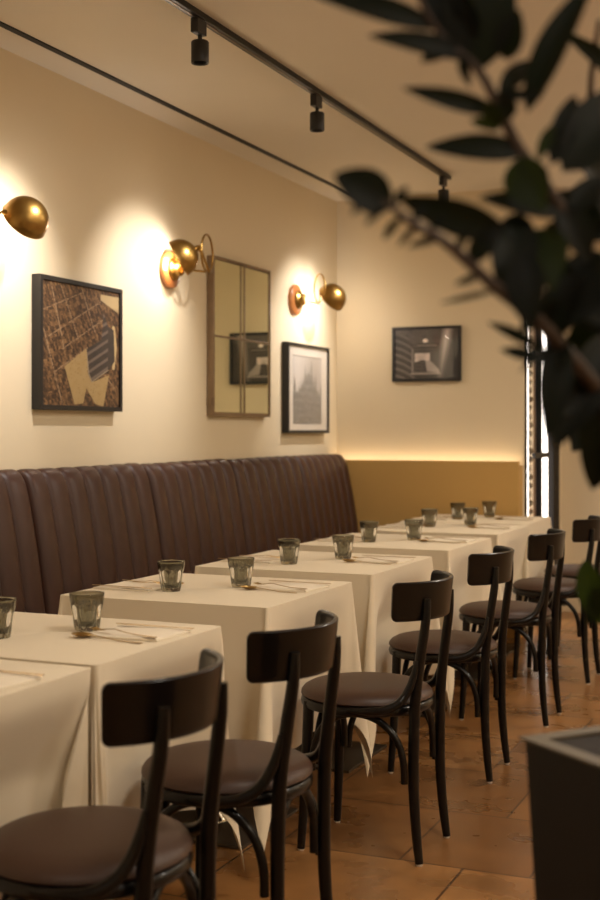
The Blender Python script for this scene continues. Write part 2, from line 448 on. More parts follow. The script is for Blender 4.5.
def cloth(x, y0, y1, seed, cone, label):
    """cone: bulge (x, y) of the hanging corner at (right,near),(right,far),(left,far),(left,near)"""
    w = TW/2; d = (y1-y0)/2; cy = (y0+y1)/2; r = 0.012; L = 0.475
    rnd = random.Random(seed)
    out = []   # x, y, nx, ny, drop, corner weight, corner id
    corners = [((w, -d), -PI/2), ((w, d), 0), ((-w, d), PI/2), ((-w, -d), PI)]
    sides = [((w, -d), (w, d)), ((w, d), (-w, d)), ((-w, d), (-w, -d)), ((-w, -d), (w, -d))]
    for ci in range(4):
        (cx, cyy), a0 = corners[ci]; K = 14
        ox = cx-math.copysign(r, cx); oy = cyy-math.copysign(r, cyy)
        for k in range(K+1):
            ph = (PI/2)*k/K; a = a0+ph
            dr = L/max(math.cos(ph), math.sin(ph))
            out.append((ox+r*math.cos(a), oy+r*math.sin(a), math.cos(a), math.sin(a), dr, 1.0, ci, k/K-0.5))
        (ax, ay), (bx, by) = sides[ci]; ns = 40
        ln = math.hypot(bx-ax, by-ay); nx, ny = math.cos(a0+PI/2), math.sin(a0+PI/2)
        for k in range(1, ns):
            tt = r/ln+(1-2*r/ln)*k/ns
            dc = min(tt, 1-tt)*ln
            cid = ci if tt < 0.5 else (ci+1) % 4
            out.append((ax+(bx-ax)*tt, ay+(by-ay)*tt, nx, ny, L, math.exp(-(dc/0.06)**2), cid, (0.5+dc*6)*(1 if tt < 0.5 else -1)))
    b = new(); nO = len(out); J = 16; rings = []
    ph1, ph2, ph3 = rnd.uniform(0, 6), rnd.uniform(0, 6), rnd.uniform(0, 6)
    for j in range(-1, J+1):
        ring = []
        for i, (px, py, nx, ny, dr, cw, cid, cs) in enumerate(out):
            if j == -1: co = (px-nx*0.006, py-ny*0.006, 0.750)
            else:
                f = j/J; s = dr*f
                p = i/nO*2*PI
                wv = 0.5+0.5*math.sin(p*9+ph1+0.5*math.sin(p*3+ph2))
                amp = 0.020 if abs(nx) > 0.5 else 0.012
                o_ = 0.001-f*f*amp*wv*(1-cw)
                if nx > 0.5:
                    for cc in cl: o_ -= max(0, x+w-cc[0]+0.245)*min(1, max(0, f-0.09)*2.7)*math.exp(-(abs(cy+py-cc[1])/0.25)**6)
                cxb, cyb = cone[cid]
                # pleat either side of the corner point
                pl = math.cos(cs*PI*2.0) if cw > 0.999 else 0
                o_ -= 0.016*f*math.exp(-((abs(cs)-0.95)/0.25)**2) if cw < 0.999 else 0
                sgx = math.copysign(1, out[i][0]); sgy = math.copysign(1, out[i][1])
                if cw > 0.999:
                    q_ = abs(cs*2); tri = (1-q_)**0.8; zz_ = math.sin(q_*PI)*0.030*f*(1 if cs > 0 else -1)
                else:
                    tri = cw*0.8 if min(cxb, cyb) < 0 else 0.0; zz_ = 0.012*f*cw*(1 if cs > 0 else -1)
                kx = sgx*cxb*f*tri; ky = sgy*cyb*f*tri
                cl_ = math.hypot(cxb, cyb)+1e-6
                sp_ = (1 if cs > 0 else -1)*abs(zz_)*min(1, cl_/0.06)
                # open the hanging corner sideways: along the outline direction
                kx += -ny*sp_; ky += nx*sp_
                z = 0.7485-s+0.006*math.sin(p*7+ph3)*f*f
                co = (px+nx*o_+kx, py+ny*o_+ky, max(0.02, z))
            ring.append(b.verts.new(co))
        rings.append(ring)
    for j in range(len(rings)-1):
        for i in range(nO):
            b.faces.new((rings[j][i], rings[j][(i+1) % nO], rings[j+1][(i+1) % nO], rings[j+1][i]))
    b.faces.new(rings[0])
    o = obj('tablecloth', b, 'cloth', None, 50, (x, cy, 0))
    tag(o, label, 'tablecloth', 'ivory linen tablecloths')
    return o

which = ['nearest table, cut by the left edge', 'second from the viewer, abutting the nearest one', 'third from the viewer, standing alone',
         'fourth from the viewer, in the picture centre', 'third from the far end', 'next to last before the glazed door', 'last one, by the yellow ledge panel']
CONES_ = [((.02,.02),(.02,.0),(.02,.0),(.02,.02)), ((.03,.0),(.012,.13),(.02,.06),(.02,.0)), ((.02,.09),(.012,.11),(.02,.07),(.02,.07)), ((.015,.085),(.02,.08),(.02,.07),(.02,.07)),
         ((.02,.08),(.02,.07),(.02,.05),(.02,.05)), ((.02,.08),(.03,.0),(.02,.0),(.02,.05)), ((.03,.0),(.02,.03),(.02,.03),(.02,.0))]
CONES = [((.03,.02),(.0,-.055),(.0,.0),(.02,.02)), ((.035,-.02),(.03,.15),(.04,.08),(.02,.0)), ((.04,.12),(.04,.10),(.04,.10),(.04,.10)), ((.03,.13),(.05,.10),(.04,.08),(.04,.08)),
         ((.04,.12),(.06,.08),(.04,.06),(.04,.06)), ((.05,.10),(.05,.0),(.02,.0),(.04,.06)), ((.05,.0),(.05,.06),(.03,.05),(.03,.0))]
wl = ['nearest table at the left edge', 'second table from the viewer', 'third table from the viewer', 'fourth table from the viewer', 'fifth table from the viewer', 'next to last table', 'last table, by the glazed door']
for i, (x, y0, y1) in enumerate(TAB):
    table(x, y0, y1, 'cloth-covered steel pedestal table, '+which[i])
    cloth(x, y0, y1, 11+i, CONES[i], 'ivory linen tablecloth hanging low on the '+wl[i])

# ------------------------------------------------------------ table settings
def make_tumbler():
    b = new(); seg = 72; nf = 9
    prof = [(0.0270, 0.0, 0), (0.0292, 0.003, .4), (0.0305, 0.012, 1), (0.0325, 0.030, 1), (0.0350, 0.050, 1), (0.0368, 0.062, 1), (0.0392, 0.068, .1), (0.0400, 0.074, 0), (0.0412, 0.086, 0), (0.0418, 0.0925, 0), (0.0412, 0.094, 0),
            (0.0398, 0.0925, 0), (0.0385, 0.074, 0), (0.0355, 0.060, 0), (0.0315, 0.035, 0), (0.0265, 0.018, 0), (0.0235, 0.0125, 0), (0.012, 0.0105, 0)]
    rings = []
    for i, (r, z, f) in enumerate(prof):
        ring = []
        for k in range(seg):
            a = 2*PI*k/seg; q = ((a*nf/(2*PI)) % 1)-0.5
            rr = r*1.05*(1-0.12*f*(1-(2*q)**2)*0.9+0.02*f)
            zz = z
            if z == 0.062: zz = z+0.006*(1-(2*q)**2)-0.004
            ring.append(b.verts.new((rr*math.cos(a), rr*math.sin(a), zz)))
        rings.append(ring)
    for i in range(len(rings)-1):
        for k in range(seg): b.faces.new((rings[i][k], rings[i][(k+1) % seg], rings[i+1][(k+1) % seg], rings[i+1][k]))
    b.faces.new(rings[0][::-1]); b.faces.new(rings[-1])
    return obj('tumbler', b, 'tumbler', None, 35)

def strip(b, pts, th=0.0022):
    """flat cutlery shape: pts = (x, halfwidth, z)"""
    up = []; dn = []
    for x, h, z in pts:
        up.append((b.verts.new((x, -h, z+th*0.6)), b.verts.new((x, 0, z+th)), b.verts.new((x, h, z+th*0.6))))
        dn.append((b.verts.new((x, -h, z+0.0004)), b.verts.new((x, 0, z)), b.verts.new((x, h, z+0.0004))))
    for i in range(len(pts)-1):
        for a in range(2):
            b.faces.new((up[i][a], up[i+1][a], up[i+1][a+1], up[i][a+1]))
            b.faces.new((dn[i][a], dn[i][a+1], dn[i+1][a+1], dn[i+1][a]))
        b.faces.new((up[i][0], dn[i][0], dn[i+1][0], up[i+1][0])); b.faces.new((up[i][2], up[i+1][2], dn[i+1][2], dn[i][2]))
    for i in (0, -1):
        b.faces.new((up[i][0], up[i][1], up[i][2], dn[i][2], dn[i][1], dn[i][0]))

def make_fork():
    b = new(); H_ = [(0.105, .0035, .001), (0.10, .005, .001), (0.04, .004, .001), (0.0, .0025, .004), (-0.03, .0028, .008), (-0.045, .009, .007), (-0.062, .0115, .004)]
    strip(b, H_)
    for k in range(4):
        c = new(); strip(c, [(-0.060, .0016, .004), (-0.085, .0015, .002), (-0.105, .0008, .005)], 0.0018)
        xform(c, Matrix.Translation((0, -0.0093+k*0.0062, 0)))
        me = bpy.data.meshes.new('tmp'); c.to_mesh(me); c.free(); b.from_mesh(me); bpy.data.meshes.remove(me)
    return obj('fork', b, 'gold', None, 60)

def make_spoon():
    b = new(); strip(b, [(0.105, .0035, .001), (0.10, .005, .001), (0.04, .004, .001), (0.0, .0025, .004), (-0.04, .0028, .008), (-0.048, .004, .008)])
    # bowl
    R = 9; S = 20; rings = []
    for i in range(R+1):
        f = i/R; ring = []
        for k in range(S):
            a = 2*PI*k/S; ring.append(b.verts.new((-0.075+0.031*f*math.cos(a), 0.019*f*math.sin(a), 0.0015+0.0075*f*f)))
        rings.append(ring)
    top = []
    for i in range(R, -1, -1):
        f = i/R; ring = []
        for k in range(S):
            a = 2*PI*k/S; ring.append(b.verts.new((-0.075+0.030*f*math.cos(a), 0.018*f*math.sin(a), 0.0028+0.0075*f*f)))
        top.append(ring)
    A = rings+top
    for i in range(len(A)-1):
        for k in range(S): b.faces.new((A[i][k], A[i][(k+1) % S], A[i+1][(k+1) % S], A[i+1][k]))
    bmesh.ops.remove_doubles(b, verts=b.verts, dist=0.00005)
    return obj('spoon', b, 'gold', None, 60)

def make_knife():
    b = new(); strip(b, [(0.11, .004, .001), (0.105, .0055, .001), (0.02, .0045, .001), (0.01, .004, .001), (-0.02, .0075, .001), (-0.085, .009, .001), (-0.105, .006, .001), (-0.113, .0008, .001)], 0.0022)
    return obj('knife', b, 'gold', None, 60)

def make_napkin():
    b = new(); nx, ny = 26, 22; W_, D_ = 0.205, 0.165; top = []; 
    def zf(x, y): return 0.0065+0.0016*math.sin(x*30+y*14)+0.0012*math.sin(y*47)
    lay = []
    for lyr in (1, 0):
        g = []
        for i in range(nx+1):
            row = []
            for j in range(ny+1):
                x = -W_/2+W_*i/nx; y = -D_/2+D_*j/ny
                ed = min(i, nx-i, j, ny-j)
                z = (zf(x, y) if ed > 0 else 0.0050) if lyr else 0.0006
                row.append(b.verts.new((x+0.003*math.sin(y*20), y+0.002*math.sin(x*25), z)))
            g.append(row)
        lay.append(g)
    for g in lay:
        for i in range(nx):
            for j in range(ny): b.faces.new((g[i][j], g[i+1][j], g[i+1][j+1], g[i][j+1]))
    T, B = lay
    for i in range(nx):
        b.faces.new((T[i][0], B[i][0], B[i+1][0], T[i+1][0])); b.faces.new((T[i][ny], T[i+1][ny], B[i+1][ny], B[i][ny]))
    for j in range(ny):
        b.faces.new((T[0][j], T[0][j+1], B[0][j+1], B[0][j])); b.faces.new((T[nx][j], B[nx][j], B[nx][j+1], T[nx][j+1]))
    return obj('napkin', b, 'napkin', None, 60)

proto = {'tumbler': make_tumbler(), 'fork': make_fork(), 'spoon': make_spoon(), 'knife': make_knife(), 'napkin': make_napkin()}
used = set()
def put(kind, x, y, z, rz, label, cat, group):
    if kind in used: o = proto[kind].copy(); COL.objects.link(o)
    else: o = proto[kind]; used.add(kind)
    o.location = (x, y, z); o.rotation_euler = (0, 0, rz)
    tag(o, label, cat, group)
glass_at = [None, ((1.257, 2.680), (1.120, 2.500)), ((1.226, 3.626), (1.069, 3.448)), ((1.204, 4.585), (1.084, 4.33)), ((1.189, 5.522), (1.035, 5.34)), ((1.184, 6.50), (1.013, 6.32)), ((1.115, 7.16), (0.99, 6.93))]
tn = ['nearest table', 'second nearest table', 'third nearest table', 'fourth nearest table', 'third farthest table', 'second farthest table', 'farthest table']
for i, (tx, y0, y1) in enumerate(TAB):
    cy = (y0+y1)/2
    for side in (1, -1):
        if i == 0 and side == -1: continue
        s_ = 'aisle side' if side == 1 else 'banquette side'
        wob = random.uniform(-0.04, 0.04)
        rz = (0 if side == 1 else PI)+wob
        def at(lx, ly): return (tx+side*lx, cy+side*ly)
        oy = 0.05 if i != 0 else 0.06
        jy = random.uniform(-0.012, 0.012)
        nx_, ny_ = at(0.228, oy+0.045+jy)
        put('napkin', nx_, ny_, 0.7503, rz, 'folded cream napkin on the %s of the %s' % (s_, tn[i]), 'napkin', 'folded cream napkins on the tables')
        kx, ky = at(0.235, oy+0.118+jy)
        put('knife', kx, ky, 0.7598, rz, 'pale gold knife on the %s of the %s' % (s_, tn[i]), 'knife', 'pale gold knives on the napkins')
        if i > 0:
            fx, fy = at(0.225, oy-0.012+jy)
            put('fork', fx, fy, 0.7598, rz-0.22, 'pale gold fork on the %s of the %s' % (s_, tn[i]), 'fork', 'pale gold forks on the napkins')
            sx_, sy_ = at(0.205, oy-0.060+jy)
            put('spoon', sx_, sy_, 0.7508, rz-0.12, 'pale gold spoon on the %s of the %s' % (s_, tn[i]), 'spoon', 'pale gold spoons by the napkins')
            g = glass_at[i][0 if side == 1 else 1]
            put('tumbler', g[0], g[1], 0.7504, random.uniform(0, 6), 'smoky faceted glass tumbler on the %s of the %s' % (s_, tn[i]), 'glass', 'smoky faceted tumblers on the tables')

# ------------------------------------------------------------ pictures
def inpoly(x, y, P):
    c = False; j = len(P)-1
    for i in range(len(P)):
        if (P[i][1] > y) != (P[j][1] > y) and x < (P[j][0]-P[i][0])*(y-P[i][1])/(P[j][1]-P[i][1])+P[i][0]: c = not c
        j = i
    return c
def seg_d(x, y, a, b):
    vx, vy = b[0]-a[0], b[1]-a[1]; t = max(0, min(1, ((x-a[0])*vx+(y-a[1])*vy)/(vx*vx+vy*vy)))
    return math.hypot(x-a[0]-t*vx, y-a[1]-t*vy)
def nz(x, y, s): return noise.noise(Vector((x*s, y*s, 3.7)))
def lerp(a, b, t): return tuple(a[i]*(1-t)+b[i]*t for i in range(3))

def art(name, parent, w, h, fn, nx, ny, xoff):
    """flat print facing +x, centred, w along y and h along z; fn(u, v) -> sRGB, v downwards"""
    b = new(); g = []
    for i in range(nx+1):
        g.append([b.verts.new((xoff, -w/2+w*i/nx, h/2-h*j/ny)) for j in range(ny+1)])
    for i in range(nx):
        for j in range(ny): b.faces.new((g[i][j], g[i][j+1], g[i+1][j+1], g[i+1][j]))
    vals = [fn(i/nx, j/ny) for i in range(nx+1) for j in range(ny+1)]
    me = bpy.data.meshes.new(name); b.to_mesh(me); b.free()
    ca = me.color_attributes.new('ink', 'FLOAT_COLOR', 'POINT')
    for k, c in enumerate(vals): ca.data[k].color = srgb(*[max(0, min(255, v)) for v in c])
    me.materials.append(M['print'])
    o = bpy.data.objects.new(name, me); COL.objects.link(o); o.parent = parent
    return o

def frame(name, loc, rz, w, h, dep, fw, label, cat, fm='black'):
    """outer size w x h, hangs with its back on local x=0, front at x=dep"""
    t = empty(name, loc, rz)
    b = new()
    box(b, (0.002, -w/2, -h/2), (dep, -w/2+fw, h/2), 0.001); box(b, (0.002, w/2-fw, -h/2), (dep, w/2, h/2), 0.001)
    box(b, (0.002, -w/2+fw, -h/2), (dep, w/2-fw, -h/2+fw), 0.001); box(b, (0.002, -w/2+fw, h/2-fw), (dep, w/2-fw, h/2), 0.001)
    obj('frame', b, fm, t)
    tag(t, label, cat)
    return t

# map print
def map_art(u, v):
    X = 108+u*392; Y = 95+v*640
    light = [(215,530),(325,425),(333,560),(350,607),(445,560),(415,735),(372,722),(325,640),(308,722),(265,728)]
    dark = [(322,432),(405,365),(415,215),(440,290),(472,305),(477,480),(440,535),(352,607),(335,560)]
    n1 = nz(X, Y, 0.045); n2 = nz(X, Y, 0.14)
    if inpoly(X, Y, light):
        c = (166, 140, 94)
        if n2 > 0.5: c = (140, 112, 70)
        return lerp(c, (160, 132, 84), max(0, n1))
    if inpoly(X, Y, dark):
        st = math.sin((X*0.62+Y*0.78)*0.16)
        c = lerp((50, 42, 37), (104, 90, 80), 1 if st > 0.45 and X < 440 else 0.15*(1+n1))
        if min(seg_d(X, Y, dark[i], dark[(i+1) % len(dark)]) for i in (6, 7, 8)) < 5: c = (150, 134, 110)
        return c
    if seg_d(X, Y, (470, 290), (482, 400)) < 7 or seg_d(X, Y, (482, 400), (470, 520)) < 7: return (184, 158, 112)
    if X > 400 and Y < 150+0.6*(X-400) and Y > 120: return lerp((178, 154, 112), (120, 90, 56), max(0, min(1, (Y-180)/60)))
    roads = [((115, 345), (205, 730)), ((150, 100), (212, 430)), ((195, 100), (285, 380)), ((300, 100), (370, 330)), ((170, 560), (330, 420)), ((110, 250), (300, 130)), ((205, 440), (420, 250)), ((140, 380), (400, 160)), ((425, 560), (480, 640))]
    for a, b_ in roads:
        if seg_d(X, Y, a, b_) < 2.8: return (150, 122, 92) if n2 > -0.1 else (100, 76, 54)
    fx = X*0.95-Y*0.30; fy = X*0.42+Y*0.9
    q = noise.cell(Vector((fx/9+0.6*n1, fy/20+0.5*nz(X, Y, 0.02), 1.3)))
    q2 = noise.cell(Vector((fx/5.5, fy/7.5, 4.1))); q3 = nz(fx, fy, 0.30)
    ln = 0.5+0.5*math.sin(fx*0.30+1.5*n1)
    t = max(0, min(1, 0.30+0.28*q+0.18*q2+0.30*q3+0.22*ln*(1 if q > -0.2 else -0.5)))
    return lerp((52, 33, 20), (150, 114, 74), t)
pm = frame('wall_picture', (0, 4.520, 1.615), 0, 0.628, 0.548, 0.045, 0.020, 'square black framed sepia aerial city map, hanging at the left of the wall', 'picture')
b = new(); box(b, (0.003, -0.293, -0.254), (0.036, 0.293, 0.254)); obj('backing', b, 'black', pm)
art('print', pm, 0.586, 0.508, map_art, 230, 230, 0.0375)

# cathedral print
def duomo(u, v):
    sky = lerp((176, 166, 156), (206, 198, 190), 0.5+0.5*math.sin(u*5+1))
    pk = [(0.05, 0.30, .030), (0.13, 0.46, .022), (0.20, 0.40, .022), (0.27, 0.33, .024), (0.34, 0.28, .022), (0.42, 0.13, .030), (0.50, 0.20, .025), (0.57, 0.14, .022), (0.64, 0.04, .026), (0.71, 0.28, .022), (0.79, 0.24, .022), (0.86, 0.44, .018), (0.91, 0.47, .016), (0.97, 0.36, .026)]
    base = 0.24+abs(u-0.52)*0.85 if abs(u-0.52) < 0.34 else 0.54
    top = base
    for p, y, w_ in pk:
        dd_ = abs(u-p)/w_
        if dd_ < 1: top = min(top, y+dd_*0.16)
    if v < top: return sky if v > 0.012 else (140, 130, 120)
    st = 0
    for p, y, w_ in pk:
        if abs(u-p) < w_*0.5: st = -22
    st += math.sin(u*95)*12+math.sin(u*213)*7+math.sin(v*60)*4
    c = 142+st-6*v+16*nz(u*10, v*30, 1)+30*max(0, 0.5-v)
    if u < 0.08 and v < 0.5: c -= 34
    return (c, c-5, c-12)
pc = frame('wall_picture', (0, 6.990, 1.511), 0, 0.640, 0.536, 0.045, 0.018, 'narrow black framed picture of a cathedral in a pale mount, right of the mirror', 'picture')
b = new(); box(b, (0.003, -0.303, -0.251), (0.034, 0.303, 0.251)); obj('mount', b, 'mat', pc)
art('print', pc, 0.44, 0.41, duomo, 130, 90, 0.0350).location = (0, -0.01, -0.008)
b = new(); box(b, (0.039, -0.303, -0.251), (0.0405, 0.303, 0.251)); obj('glass_pane', b, 'pane', pc)

# theatre print on the back wall
def theatre(u, v):
    X = 100+u*360; Y = 70+v*280
    n1 = nz(X, Y, 0.03)
    c = 52+14*n1
    if X < 215:
        k = (X-100)/115; yy = Y-36*k*k-25*k
        s = math.sin(yy*2*PI/40)
        if Y > 100: c = 60+42*max(0, s)-8*(s < -0.3)
        else: c = 92-20*k
    if Y < 150 and X >= 180: c = 84-abs(X-280)*0.10+10*n1
    if 200 < X < 350 and 160 < Y < 325:
        c = 62+16*math.sin(Y*0.35)
    if 215 < X < 300 and 205 < Y < 250+12*n1: c = 172+30*n1
    if inpoly(X, Y, [(275, 255), (300, 245), (355, 300), (352, 318), (285, 310)]): c = 140+10*n1
    if 190 < X < 365 and 318 < Y < 326: c = 138
    if 196 < X < 206 and 180 < Y < 320: c = 112
    if math.hypot(X-275, (Y-135)*1.4) < 15: c = 205
    if 225 < X < 340 and 158 < Y < 165: c = 110
    d = abs(X-(402-0.16*(Y-70)))
    if d < 34 and X > 340: c = max(c, 172-0.27*(Y-70)-2.2*d)
    if X > 430 and Y > 120: c = 40
    c = 128+(c-108)*1.25 if c > 108 else c*1.12
    return (c*1.03, c*0.96, c*0.92)
pt = frame('wall_picture', (0.612, 7.55, 1.741), -PI/2, 0.449, 0.345, 0.03, 0.018, 'black framed black and white theatre photograph, hanging alone on the back wall', 'picture')
b = new(); box(b, (0.003, -0.207, -0.155), (0.020, 0.207, 0.155)); obj('backing', b, 'black', pt)
art('print', pt, 0.413, 0.309, theatre, 130, 100, 0.0215)
b = new(); box(b, (0.0235, -0.207, -0.155), (0.0245, 0.207, 0.155)); obj('glass_pane', b, 'pane', pt)

# mirror: steel window frame with four panes
t = frame('wall_mirror', (0, 6.080, 1.748), 0, 0.700, 0.828, 0.042, 0.012, 'steel framed four-pane mirror hanging between two brass sconces', 'mirror', 'steel')
b = new(); box(b, (0.003, -0.337, -0.401), (0.033, 0.337, 0.401)); obj('backing', b, 'steel', t)
for sy in (-1, 1):
    for sz in (-1, 1):
        b = new(); y0, y1 = sorted((sy*0.001, sy*0.337)); z0, z1 = sorted((sz*0.006, sz*0.394))
        box(b, (0.0332, y0, z0), (0.0352, y1, z1)); obj('mirror_pane', b, 'mirror', t)
b = new()
for y in (-0.026, 0.019): box(b, (0.0354, y, -0.400), (0.0400, y+0.007, 0.400), 0.001)
box(b, (0.0354, -0.336, -0.005), (0.0405, 0.336, 0.005), 0.001)
obj('glazing_bar', b, 'steel', t)
for z in (-0.34, 0.34):
    b = new(); box(b, (0.012, -0.358, z-0.02), (0.034, -0.3502, z+0.02), 0.001); obj('hinge', b, 'steel', t)

# ------------------------------------------------------------ sconces
def sconce(y, z, bowl, swing, ra, label, power):
    """bowl: centre of the bowl mouth sphere in local coords; joint: where the arm meets it"""
    t = empty('wall_sconce', (0, y, z))
    b = new(); lathe(b, [(0.092, 0.001), (0.094, 0.010), (0.090, 0.020), (0.074, 0.029), (0.050, 0.030)], 40, 'x'); obj('backplate', b, 'sconcewood', t, 35)
    b = new(); lathe(b, [(0.056, 0.0302), (0.054, 0.040), (0.042, 0.048), (0.036, 0.052), (0.034, 0.070), (0.026, 0.078), (0.012, 0.080)], 32, 'x'); obj('canopy_cup', b, 'brass', t, 35)
    cz = 0.075; R = 0.088; ca, sa = math.cos(swing), math.sin(swing)
    rot = lambda p: (p[0]*ca-p[1]*sa, p[0]*sa+p[1]*ca, p[2])
    lp = [(0.070, 0, -0.003), (0.5*(0.07+ra), 0, -0.008), (ra-0.015, 0.0, -0.014)]
    for k in range(0, 25):
        a = -PI/2+2*PI*k/24*0.97
        lp.append((ra+0.008*k/24, -R*math.cos(a), cz+R*math.sin(a)))
    lp = [rot(p) for p in lp]
    d = Vector((-0.82, -0.30, -0.48)).normalized() if swing < 0.3 else Vector((-0.75, 0.20, -0.58)).normalized()   # the way the bowl opens
    joint = Vector(bowl)-d*0.112 if swing < 0.3 else Vector(bowl)+Vector((-0.040, -0.085, 0.020))
    lp.append(tuple((Vector(lp[-1])+joint)/2+Vector((0, 0, -0.006)))); lp.append(tuple(joint))
    b = new(); tube(b, lp, 0.0054, 8, 3); obj('arm', b, 'brass', t, 60)
    b = new(); lathe(b, [(0.0001, -0.010), (0.008, -0.007), (0.010, 0), (0.008, 0.007), (0.0001, 0.010)], 14, o=rot((ra, -R, cz))); obj('knuckle', b, 'brass', t, 60)
    q = Vector((1, 0, 0)).rotation_difference(d).to_matrix().to_4x4()
    mtx = Matrix.Translation(bowl) @ q
    r0 = 0.090; pr = []
    for k in range(13):
        a = (PI/2)*k/12; pr.append((max(0.0002, r0*math.sin(a)), -r0*math.cos(a)*0.98))
    pr += [(0.0915, 0.003), (0.093, 0.007), (0.0905, 0.009)]
    inner = [(0.0885, 0.004)]+[(max(0.0002, (r0-0.003)*math.sin((PI/2)*k/12)), -(r0-0.003)*math.cos((PI/2)*k/12)*0.98) for k in range(12, -1, -1)]
    b = new(); lathe(b, pr+inner, 40, 'x', cap=(False, False)); xform(b, mtx); sh = obj('shade', b, 'brass', t, 50)
    b = new(); lathe(b, [(0.0002, -0.084), (0.017, -0.082), (0.017, -0.040), (0.010, -0.038)], 20, 'x'); xform(b, mtx); obj('socket', b, 'brass', sh, 40)
    b = new(); lathe(b, [(0.010, -0.0375), (0.014, -0.032), (0.022, -0.020), (0.024, -0.010), (0.018, 0.002), (0.0003, 0.008)], 20, 'x'); xform(b, mtx); obj('bulb', b, 'bulb', sh, 60)
    a_ = Vector(joint); tgt = Vector(bowl)-d*0.086 if swing < 0.3 else Vector(bowl)+Vector((-0.010, -0.068, 0.008))
    b = new(); dd = (tgt-a_)
    tube(b, [a_, a_+dd*0.5, tgt+dd.normalized()*0.004], [0.009, 0.013, 0.017], 14, 1); obj('swivel', b, 'brass', t, 50)
    tag(t, label, 'wall lamp', 'brass sconces with bowl shades on the left wall')
    ld = bpy.data.lights.new('sconce_lamp', 'POINT'); ld.energy = power; ld.color = (1.0, 0.91, 0.82); ld.shadow_soft_size = 0.05
    lo = bpy.data.objects.new('sconce_lamp', ld); COL.objects.link(lo); lo.parent = t
    lo.location = Vector(bowl)+d*0.032
SP = 6.0; SPOTP = 90
sconce(5.33, 2.040, (0.095, -0.055, 0.045), math.radians(11), 0.192, 'brass sconce with round plate and turned bowl, between map picture and mirror', SP)
sconce(6.855, 2.040, (0.165, 0.190, 0.022), math.radians(45), 0.160, 'brass sconce nearest the corner, above the cathedral picture', SP)
sconce(3.72, 2.055, (0.165, 0.215, 0.0), math.radians(50), 0.10, 'brass sconce at the left edge with only its bowl showing', SP)

# ------------------------------------------------------------ ceiling track and its spots
t = empty('ceiling_track', (0.900, 4.6, H))
b = new(); box(b, (-0.018, -4.2, -0.024), (0.018, 2.45, -0.001), 0.002); obj('rail', b, 'blackmetal', t)
b = new(); box(b, (-0.004, -4.19, -0.0262), (0.004, 2.44, -0.0242)); obj('conductor', b, 'greymetal', t)
tag(t, 'long black lighting track running along the ceiling above the tables', 'light track')
def make_spot():
    t = empty('track_spot')
    b = new(); box(b, (-0.015, -0.045, -0.052), (0.015, 0.025, -0.0), 0.003); obj('adapter', b, 'black', t)
    b = new(); lathe(b, [(0.008, -0.074), (0.008, -0.052)], 12); obj('stem', b, 'black', t, 50)
    b = new(); lathe(b, [(0.024, -0.150), (0.031, -0.153), (0.032, -0.151), (0.032, -0.078), (0.029, -0.074), (0.010, -0.074)], 28, cap=(False, True))
    lathe(b, [(0.024, -0.150), (0.022, -0.135), (0.002, -0.135)], 28, cap=(False, True)); obj('lamp_head', b, 'black', t, 40)
    return t
sp = make_spot()
for i, (y, lb) in enumerate(((3.96, 'black cylinder spotlight on the track, nearest the top edge of the picture'), (5.05, 'black cylinder spotlight on the track, the middle one above the mirror'), (6.95, 'black cylinder spotlight at the far end of the track by the back wall'))):
    o = sp if i == 0 else copy_tree(sp)
    o.location = (0.900, y, H-0.0265); tag(o, lb, 'spotlight', 'black spotlights on the ceiling track')
for y in (1.3, 2.6, 3.96, 5.05, 6.95):
    ld = bpy.data.lights.new('track_beam', 'SPOT'); ld.energy = SPOTP; ld.color = (1.0, 0.94, 0.89); ld.spot_size = math.radians(60); ld.spot_blend = 1.0; ld.shadow_soft_size = 0.025
    lo = bpy.data.objects.new('track_beam', ld); COL.objects.link(lo); lo.location = (0.868, y, H-0.20)
    lo.rotation_euler = (Vector((-0.02, y, 1.74))-lo.location).to_track_quat('-Z', 'Y').to_euler()

# ------------------------------------------------------------ potted plant
pl = empty('potted_plant', (2.868, 1.91, 0)); pw = 0.225; ang = math.atan2(-0.64, 0.77)
R_ = Matrix.Rotation(ang, 4, 'Z')
b = new(); hh = 0.786
def ringsq(h, z, o=0): return [(sx*(h), sy*(h), z) for sx, sy in ((-1,-1),(1,-1),(1,1),(-1,1))]
def loft(b, rings, cap=(True, True)):
    V = [[b.verts.new(p) for p in r] for r in rings]
    for i in range(len(V)-1):
        for k in range(4): b.faces.new((V[i][k], V[i][(k+1) % 4], V[i+1][(k+1) % 4], V[i+1][k]))
    if cap[0]: b.faces.new(V[0][::-1])
    if cap[1]: b.faces.new(V[-1])
loft(b, [ringsq(0.185, 0.0), ringsq(0.218, hh-0.006)]); xform(b, R_); obj('planter', b, 'planter', pl)
b = new(); loft(b, [ringsq(0.2185, hh-0.0055), ringsq(0.225, hh-0.004), ringsq(0.225, hh), ringsq(0.195, hh), ringsq(0.195, hh-0.0055)], (False, False)); xform(b, R_); rim = obj('rim', b, 'planterrim', pl)
b = new(); loft(b, [ringsq(0.19, hh-0.0055), ringsq(0.19, hh-0.0045)]); xform(b, R_); obj('soil', b, 'soil', pl)
OFF = Vector((-2.868, -1.91, 0))
